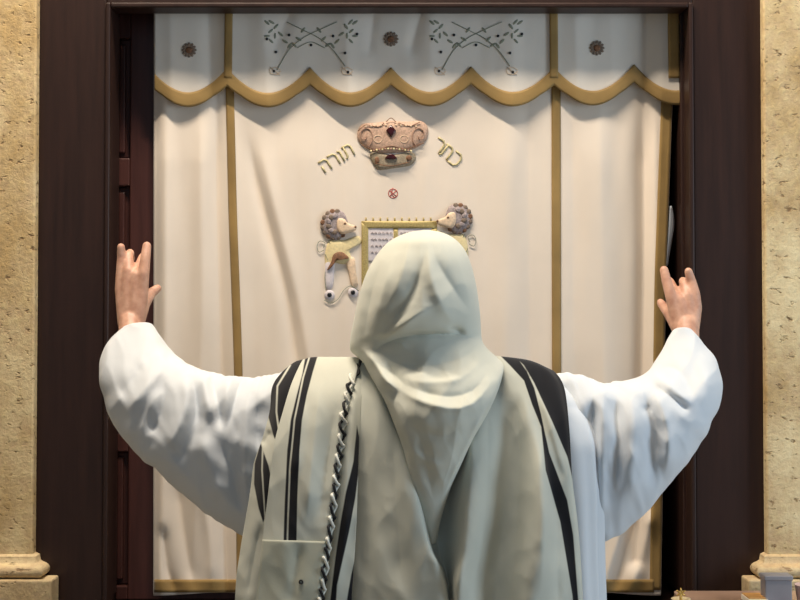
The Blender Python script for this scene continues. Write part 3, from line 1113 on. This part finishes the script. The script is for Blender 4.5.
# main back panel
A = [
    [(346, 366, .075), (346, 359, .0), (349, 380, -.0), (352, 430, -.004), (352, 500, -.004), (348, 600, -.004), (342, 760, 0)],
    [(366, 366, .075), (368, 359, .0), (374, 385, -.012), (378, 430, -.026), (380, 500, -.03), (382, 600, -.034), (384, 760, -.03)],
    [(388, 366, .075), (388, 359, .0), (393, 400, -.010), (402, 450, -.030), (412, 490, -.046), (424, 545, -.052), (440, 592, -.050), (452, 760, -.04)],
    [(398, 366, .075), (398, 359, .0), (405, 400, .0), (413, 450, .004), (424, 500, .004), (434, 550, .002), (448, 597, -.010), (460, 760, .0)],
    [(430, 366, .075), (430, 359, .0), (438, 400, .002), (448, 450, .006), (447, 500, .006), (445, 550, .004), (452, 600, -.006), (464, 760, .0)],
    [(466, 366, .075), (466, 359, .0), (476, 400, -.008), (479, 450, -.030), (474, 500, -.046), (468, 550, -.054), (460, 600, -.058), (468, 760, -.03)],
    [(484, 365, .075), (484, 359, .0), (500, 400, .006), (508, 450, .012), (507, 500, .012), (501, 550, .010), (495, 600, .008), (490, 760, 0)],
    [(494, 365, .075), (494, 358, .0), (514, 392, .0), (532, 440, -.014), (538, 500, -.030), (535, 550, -.038), (530, 600, -.042), (526, 760, -.03)],
    [(502, 365, .075), (502, 357.5, .0), (524, 384, .002), (542, 430, .0), (554, 500, .004), (564, 550, .004), (570, 600, .004), (574, 760, .01)],
    [(530, 370, .085), (530, 361, .010), (550, 378, .008), (561, 420, .006), (568, 490, .008), (575, 550, .012), (579, 600, .012), (584, 760, .02)],
    [(552, 378, .095), (553, 371, .030), (564, 388, .022), (569, 430, .018), (572, 480, .018), (578, 530, .022), (582.5, 600, .024), (588, 760, .03)],
]
blA = [
    [(499, 355), (516, 356), (527, 372), (534, 388), (541, 414), (549, 453), (567, 500), (573, 535), (578, 600), (582, 640), (576, 640), (572, 595), (560, 522), (545, 470), (541, 427), (532, 405), (524, 381), (510, 366)],
    [(516, 358), (539, 362), (556, 370), (567, 388), (572, 427), (574, 470), (572, 479), (567, 457), (552, 422), (534, 383), (524, 366)],
]
FA = [
    Fold([(412, 440), (418, 480), (428, 530), (440, 580)], 4, 0.012, 'g'),
    Fold([(365, 400), (362, 480), (360, 600)], 8, -0.006), Fold([(392, 420), (396, 500), (404, 600)], 9, -0.006),
    Fold([(472, 430), (468, 500), (458, 600)], 6, 0.008, 'g', 0.1), Fold([(488, 400), (486, 500), (474, 600)], 5, -0.004),
    Fold([(516, 390), (520, 450), (518, 520), (510, 620)], 8, -0.006, 'g', 0.1), Fold([(540, 430), (544, 500), (540, 600)], 8, 0.010),
    Fold([(548, 470), (556, 540), (558, 620)], 5, -0.007), Fold([(536, 388), (552, 430), (566, 480)], 3.5, 0.006),
]
sheet('shawl_back_panel', A, 190, 230, FA, blA, M['shawl'], shawl, 2.2)

# under layer on the left shoulder
Cc = [
    [(300, 374, .10), (300, 361, .05), (286, 369, .035), (273, 386, .025), (270, 412, .02), (263, 438, .016), (254.5, 463, .016), (250.5, 492, .016), (245.5, 522, .016), (240.5, 552, .014), (235.5, 600, .012), (232, 760, .02)],
    [(304, 374, .10), (306, 359.5, .04), (292, 372, .018), (282, 392, .002), (279, 420, -.006), (274, 445, -.010), (268, 470, -.012), (265, 500, -.012), (260, 530, -.012), (256, 560, -.012), (250, 605, -.010), (248, 760, 0)],
    [(312, 374, .10), (316, 359, .03), (304, 376, .010), (297, 400, -.004), (294, 430, -.008), (290, 450, -.008), (286, 475, -.008), (284, 505, -.008), (282, 535, -.008), (278, 565, -.008), (274, 605, -.006), (270, 760, 0)],
]
blC = [
    [(303, 356), (284, 366), (270, 384), (268, 414), (274.5, 438), (277, 441), (282, 425), (292, 390), (306, 362)],
    [(261, 443), (255.2, 463), (254.5, 484), (259, 508), (263.5, 523), (268, 508), (273, 487), (269, 466)],
]
liC = [[(290, 364.5), (277, 386), (276, 412), (279, 436), (280.4, 436), (277.6, 412), (278.6, 386.5), (291.5, 365.5)],
       [(262.5, 446), (261.8, 470), (264.8, 518), (265.9, 518), (263.2, 470), (263.9, 447)]]
FC = [Fold([(262, 520), (254, 560), (246, 605)], 5, -0.006), Fold([(272, 430), (262, 446)], 4, -0.007), Fold([(276, 470), (272, 520), (262, 600)], 5, 0.006)]
sheet('shawl_under_layer', Cc, 50, 170, FC, blC, M['shawl'], shawl, 5.0, 0.002, lights=liC)

# strip of the layer showing right of the fringe
E = [
    [(338, 368, .06), (340, 360, -.002), (338, 400, -.008), (334, 450, -.010), (328, 500, -.012), (320, 560, -.012), (312, 610, -.012), (305, 760, -.01)],
    [(352, 368, .06), (354, 360, -.004), (352, 400, -.020), (348, 450, -.028), (344, 500, -.034), (338, 550, -.036), (330, 610, -.036), (325, 760, -.03)],
    [(366, 368, .06), (367, 361, -.002), (361, 400, -.010), (358.5, 450, -.018), (357.5, 490, -.026), (355.5, 540, -.030), (351, 610, -.030), (345, 760, -.03)],
]
blE = [[(356.5, 425), (359.5, 440), (358.5, 470), (355, 498), (349, 530), (342, 562), (337, 585), (335, 620), (328, 620), (332, 588), (336, 556), (341, 522), (346, 492), (353, 462)],
       [(354.5, 560), (355, 590), (350, 620), (344, 620), (348, 592), (351, 575)]]
sheet('shawl_inner_edge', E, 34, 150, [Fold([(350, 500), (343, 550), (334, 600)], 4, 0.005)], blE, M['shawl'], shawl, 9.0, 0.002)

# top layer with the broad stripe
B = [
    [(300, 374, .09), (303, 360, .02), (292, 383, -.014), (283, 412, -.028), (274, 446, -.036), (268, 496, -.040), (262.5, 540, -.042), (255, 604, -.042), (248, 760, -.03)],
    [(308, 374, .09), (312, 357.8, .008), (304, 384, -.024), (297, 412, -.036), (291, 450, -.044), (287, 500, -.048), (283, 544, -.050), (278, 606, -.050), (272, 760, -.04)],
    [(328, 374, .09), (330, 357.5, .0), (328, 384, -.026), (322, 412, -.040), (317, 450, -.046), (313, 500, -.050), (308, 544, -.052), (300, 606, -.052), (294, 760, -.04)],
    [(352, 374, .09), (355, 357.8, .0), (348, 384, -.024), (342, 414, -.036), (335, 460, -.044), (330, 506, -.048), (325, 550, -.050), (318, 606, -.050), (310, 760, -.04)],
    [(358, 374, .09), (363, 359, .0), (354, 384, -.018), (347, 414, -.028), (340, 460, -.036), (335, 506, -.040), (330, 550, -.042), (323, 606, -.042), (316, 760, -.04)],
]
blB = [[(306, 355), (318.5, 354), (313, 372), (307, 395), (302, 420), (299.5, 450), (297.5, 500), (296.5, 545), (283.5, 545), (285, 500), (287.5, 450), (291, 420), (297, 395), (302.5, 374)],
       [(360, 356), (368, 360), (358, 384), (353, 408), (349, 414), (351, 396), (356, 374)],
       [(353, 388), (358, 388), (351.5, 414), (346, 460), (341, 506), (336, 550), (328, 606), (323, 606), (332, 550), (337, 506), (342, 460), (347.5, 414)]]
liB = [[(309.2, 356), (302.5, 378), (294, 420), (289.2, 470), (286.6, 545), (287.9, 545), (290.7, 470), (295.5, 420), (304, 378), (310.8, 356)]
]
FB = [Fold([(300, 540), (296, 570), (290, 610)], 6, -0.004), Fold([(336, 400), (326, 470), (318, 530)], 9, -0.007), Fold([(304, 400), (294, 480)], 6, 0.005), Fold([(322, 372), (314, 440), (306, 530)], 7, 0.005)]
sheet('shawl_top_layer', B, 90, 180, FB, blB, M['shawl'], shawl, 7.7, 0.002, lights=liB)


def BY(px, py, off=0.0):
    """a point on the top layer, read off its columns"""
    rows = []
    for c in B:
        pts = [(x, y, yb(y) + o) for (x, y, o) in c[1:]]
        for a, b in zip(pts, pts[1:]):
            if a[1] <= py <= b[1]:
                k = (py - a[1]) / (b[1] - a[1])
                rows.append((a[0] + (b[0] - a[0]) * k, a[2] + (b[2] - a[2]) * k)); break
    Y = rows[0][1]
    for (x0, y0), (x1, y1) in zip(rows, rows[1:]):
        if px >= x0:
            k = min(1, (px - x0) / (x1 - x0)); Y = y0 + (y1 - y0) * k
    return W(px, py, Y - fold_h(FB, px, py, 0.002, 0.03, 0.006, 7.7, 0.005) - off)


v = []
for j in range(31):
    t = j / 30
    for i in range(25):
        u = i / 24
        xa, xb = 262.5 - 7 * t, 326.5 - 9.5 * t
        v.append(BY(xa + (xb - xa) * u, 539.5 + 2 * u + 66 * t, 0.004))
pt = solid(from_data('corner_patch', v, grid_faces(24, 30), M['patch'], shawl), 0.0016)
v, f = [], []
tube_data(v, f, [BY(301 + 1.8 * math.cos(q * PI / 6), 582 + 1.8 * math.sin(q * PI / 6), 0.006) for q in range(13)], 0.0012)
e = from_data('eyelet', v, f, M['blackthread'], None); e.parent = pt

# twisted black and white fringe along the layer's edge
edge = [(363, 361), (351, 384), (344.5, 414), (340.5, 445), (337, 475), (333.5, 510), (328, 552), (321.5, 604)]
path = resample([(x, y) for x, y in edge], 300)
for (mat, ph, nm, r) in ((M['whitethread'], 0, 'white_fringe_strand', 0.0026), (M['blackthread'], PI, 'black_fringe_strand', 0.0024)):
    pts = []
    for i, p in enumerate(path):
        a = i / 300 * 2 * PI * 12 + ph + 1.1 * noise.noise(V3((i * 0.05, 1.3, 0)))
        py = min(max(p[1], 358), 750)
        amp = (3.4 + 2.2 * noise.noise(V3((i * 0.06, ph, 4)))) * (1 - 0.3 * i / 300)
        pts.append(BY(p[0] - 0.5 + amp * math.sin(a), py + 1.2 * math.sin(2 * a + .4), 0.005 + 0.0030 * math.cos(a)))
    v, f = [], []
    tube_data(v, f, pts, r, 8)
    from_data(nm, v, f, mat, shawl)

# hood and cowl, one piece
H = [  # Lx, Ly, Rx, Ry, Yc, depth, sag, half angle
    (423, 230.5, 428, 230.5, 2.18, .004, 0, 112), (407, 233.5, 442, 233, 2.18, .042, 0, 112), (391, 241, 454, 239, 2.185, .074, 0, 112), (379, 253, 463.5, 249, 2.19, .094, 0, 112),
    (369, 269, 470, 263, 2.19, .108, 0, 112), (362, 287, 474.5, 280, 2.19, .116, 0, 112), (357.5, 305, 477.5, 297, 2.19, .119, 0, 112), (354, 322, 479.5, 314, 2.19, .116, -2, 112),
    (351, 338, 480.5, 330, 2.19, .104, -4, 110), (351, 350, 482, 342, 2.188, .090, -9, 105), (357, 356, 488, 350, 2.184, .090, -2, 98), (363, 361, 497, 358, 2.178, .104, 10, 92),
    (368, 369, 503, 365, 2.166, .112, 18, 90), (375, 380, 502, 374, 2.145, .108, 24, 90), (385, 398, 497, 390, 2.120, .092, 22, 90), (394, 421, 487, 412, 2.104, .070, 17, 90),
    (403, 446, 473, 437, 2.094, .050, 11, 90), (409, 470, 461, 463, 2.088, .034, 8, 90), (415, 495, 450, 488, 2.088, .024, 5, 90), (422, 520, 442, 513, 2.090, .016, 3, 90), (430, 545, 435, 543, 2.094, .008, 0, 90),
]
FH = [
    Fold([(430, 236), (423, 262), (414, 290), (398, 314), (370, 350)], 6, -0.012, 'g', 0.5),
    Fold([(390, 244), (377, 275), (370, 305), (362, 352)], 6, -0.013, 'g', 0.5),
    Fold([(398, 242), (386, 282), (372, 335)], 6, 0.007, 'g', 0.5),
    Fold([(410, 236), (402, 272), (384, 318)], 6, 0.005, 'g', 0.5),
    Fold([(427, 232), (429, 262), (435, 290), (456, 332)], 7, 0.009, 'g', 0.4),
    Fold([(430, 236), (437, 262), (450, 284), (474, 318)], 5, -0.007, 'g', 0.5),
    Fold([(448, 240), (464, 280), (474, 330)], 7, 0.006, 'g', 0.5),
    Fold([(444, 300), (420, 313), (396, 330), (368, 346)], 6, 0.009, 'g', 0.5),
    Fold([(366, 360), (384, 344), (404, 337), (430, 334), (463, 335), (482, 345)], 3.6, -0.010, 'g', 0.35),
    Fold([(446, 328), (461, 331), (468, 332)], 4, -0.012, 'g', 0.5),
    Fold([(360, 346), (374, 362), (386, 380), (402, 394)], 5.5, 0.018, 'g', 0.3),
    Fold([(382, 354), (394, 374), (410, 390)], 5, -0.008, 'g', 0.5),
    Fold([(392, 384), (410, 396), (430, 404), (455, 409), (475, 402), (496, 376)], 4.5, 0.007, 'g', 0.3),
    Fold([(400, 382), (425, 393), (452, 397), (474, 390), (492, 366)], 5, -0.006, 'g', 0.3),
    Fold([(390, 374), (420, 382), (455, 380), (478, 364), (490, 346)], 5, 0.005, 'g', 0.4),
    Fold([(480, 338), (472, 352), (450, 362), (420, 366), (386, 360)], 6, -0.005, 'g', 0.4),
    Fold([(388, 392), (404, 428), (418, 470)], 7, 0.006, 'g', 0.4), Fold([(408, 414), (424, 450), (434, 510)], 8, -0.007, 'g', 0.4),
    Fold([(409, 424), (440, 436), (468, 424)], 7, -0.004, 'g', 0.4), Fold([(405, 444), (430, 462), (450, 466)], 5, 0.004, 'g', 0.4),
    Fold([(490, 398), (466, 446), (440, 502)], 3.5, 0.007, 'g', 0.3),
]
nu, nv = 150, 260
v = []
for j in range(nv + 1):
    Lx, Ly, Rx, Ry, Yc, D, sag, ang = spline(H, j / nv)
    for i in range(nu + 1):
        u = -1 + 2 * i / nu
        a = math.radians(ang) * u
        s, c = math.sin(a), math.cos(a)
        px = (Lx + Rx) / 2 + (Rx - Lx) / 2 * s
        py = (Ly + Ry) / 2 + (Ry - Ly) / 2 * s + sag * max(c, 0)
        k = max(0, min(1, c * 2.5))
        py_ = py
        v.append(W(px, py_, Yc - D * c - k * fold_h(FH, px, py, 0.003, 0.03, 0.03, 4.4, 0.007)))
hood = solid(from_data('shawl_hood', v, grid_faces(nu, nv), M['hood'], shawl), 0.002)

# ------------------------------------------------------------------ side table and what stands on it
YT0, YT1 = 2.40, 2.655
M['marble'] = plain('pink_beige_marble', (172, 142, 122), 0.25, 0, 0.12, 9)
zt = Z(590.5, YT1) 
x0, x1 = X(664, YT1), X(664, YT1) + 0.62
tb = empty('side_table', ((x0 + x1) / 2, 2.53, 0), 'low side table with pinkish beige stone top in front of the ark at lower right', 'table')
YT1 = 2.575
zt = Z(590.5, YT1)
boxes('table_top', [(x0, x1, YT0, YT1, zt - 0.03, zt)], M['marble'], tb, 0.003)
boxes('apron', [(x0 + .02, x1 - .02, YT0 + .02, YT1 - .02, zt - .10, zt - .0305)], M['wood'], tb, 0.002)
for lx in (x0 + .02, x1 - .06):
    for ly in (YT0 + .02, YT1 - .06):
        boxes('leg', [(lx, lx + .04, ly, ly + .04, 0, zt - .1005)], M['wood'], tb, 0.003)


def at_table(px, py_base):
    """point of the table top seen at px, with its base at image row py_base"""
    Y = YT1 - 0.03
    for _ in range(30):
        z = W(px, py_base, Y).z
        Y -= (zt - z) * -1.0 * 3 if False else 0
        v_ = (300 - py_base) / F
        ry = math.cos(PITCH) - v_ * math.sin(PITCH); rzz = v_ * math.cos(PITCH) + math.sin(PITCH)
        Y = (zt - CAMZ) / rzz * ry
    return W(px, py_base, Y)


def lathe(name, prof, c, mat, parent=None, n=32):
    v, f = [], []
    for r, z in prof:
        for q in range(n):
            t = 2 * PI * q / n
            v.append(V3((c[0] + r * math.cos(t), c[1] + r * math.sin(t), c[2] + z)))
    for k in range(len(prof) - 1):
        for q in range(n):
            f.append((k * n + q, k * n + (q + 1) % n, (k + 1) * n + (q + 1) % n, (k + 1) * n + q))
    f.append(tuple(reversed(range(n)))); f.append(tuple((len(prof) - 1) * n + q for q in range(n)))
    return from_data(name, v, f, mat, parent)


M['brass'] = plain('polished_brass', (206, 168, 92), 0.3, 0.7, 0.1, 60)
M['cream'] = plain('cream_enamel', (226, 208, 168), 0.4, 0, 0.05, 60)
M['greybox'] = plain('blue_grey_card', (150, 148, 154), 0.5, 0, 0.12, 20)
M['paper'] = plain('ivory_paper', (240, 232, 214), 0.8, 0, 0.03, 60)
M['rose'] = plain('pale_rose_card', (206, 178, 170), 0.6, 0, 0.08, 60)
M['amber'] = plain('amber_card', (214, 160, 92), 0.6, 0, 0.08, 60)
# small ornament: cream dish with a brass star knob
c = at_table(681, 604); c.z = zt
orn = empty('brass_ornament', c, 'tiny cream dish with a gold star knob at the left end of the table', 'ornament')
lathe('dish', [(0.004, 0), (0.012, 0.0), (0.014, 0.004), (0.019, 0.010), (0.018, 0.011), (0.012, 0.008), (0.004, 0.007)], c, M['cream'], orn)
v, f = [], []
for k in range(6):
    a = 2 * PI * k / 6 + PI / 6
    tube_data(v, f, [c + V3((0, 0, 0.021)), c + V3((math.cos(a) * 0.010, 0, 0.021 + math.sin(a) * 0.010))], [0.0030, 0.0012])
tube_data(v, f, [c + V3((0, 0, 0.005)), c + V3((0, 0, 0.016))], 0.003)
from_data('star_knob', v, f, M['brass'], orn)
# paper pad
c = at_table(754, 601); c.z = zt
pd = empty('paper_pad', c, 'small stack of ivory paper slips between the brass ornament and grey box', 'paper')
boxes('sheets', [(c.x - .020, c.x + .018, c.y - .04, c.y + .02, zt, zt + .010)], M['paper'], pd, 0.001)
boxes('amber_cover', [(c.x - .018, c.x + .016, c.y - .03, c.y + .018, zt + .0101, zt + .0125)], M['amber'], pd, 0.0005)
# grey upright box
c = at_table(777, 603); c.z = zt
ht = (603 - 576) / F * c.y
gb = empty('grey_box', c, 'upright blue grey box in front of the right pilaster base', 'box')
boxes('carton', [(c.x - .026, c.x + .026, c.y - .012, c.y + .022, zt, zt + ht)], M['greybox'], gb, 0.002)
boxes('lid', [(c.x - .028, c.x + .028, c.y - .014, c.y + .024, zt + ht * .86, zt + ht + .002)], M['greybox'], gb, 0.002)
# rose cup at the frame's edge
c = at_table(806, 603); c.z = zt
lathe_o = lathe('rose_cup', [(0.012, 0), (0.016, 0.001), (0.021, 0.034), (0.022, 0.036), (0.020, 0.036), (0.015, 0.004), (0.006, 0.003)], c, M['rose'])
tag(lathe_o, 'pale rose cup right of the grey box, cut by the frame edge', 'cup')
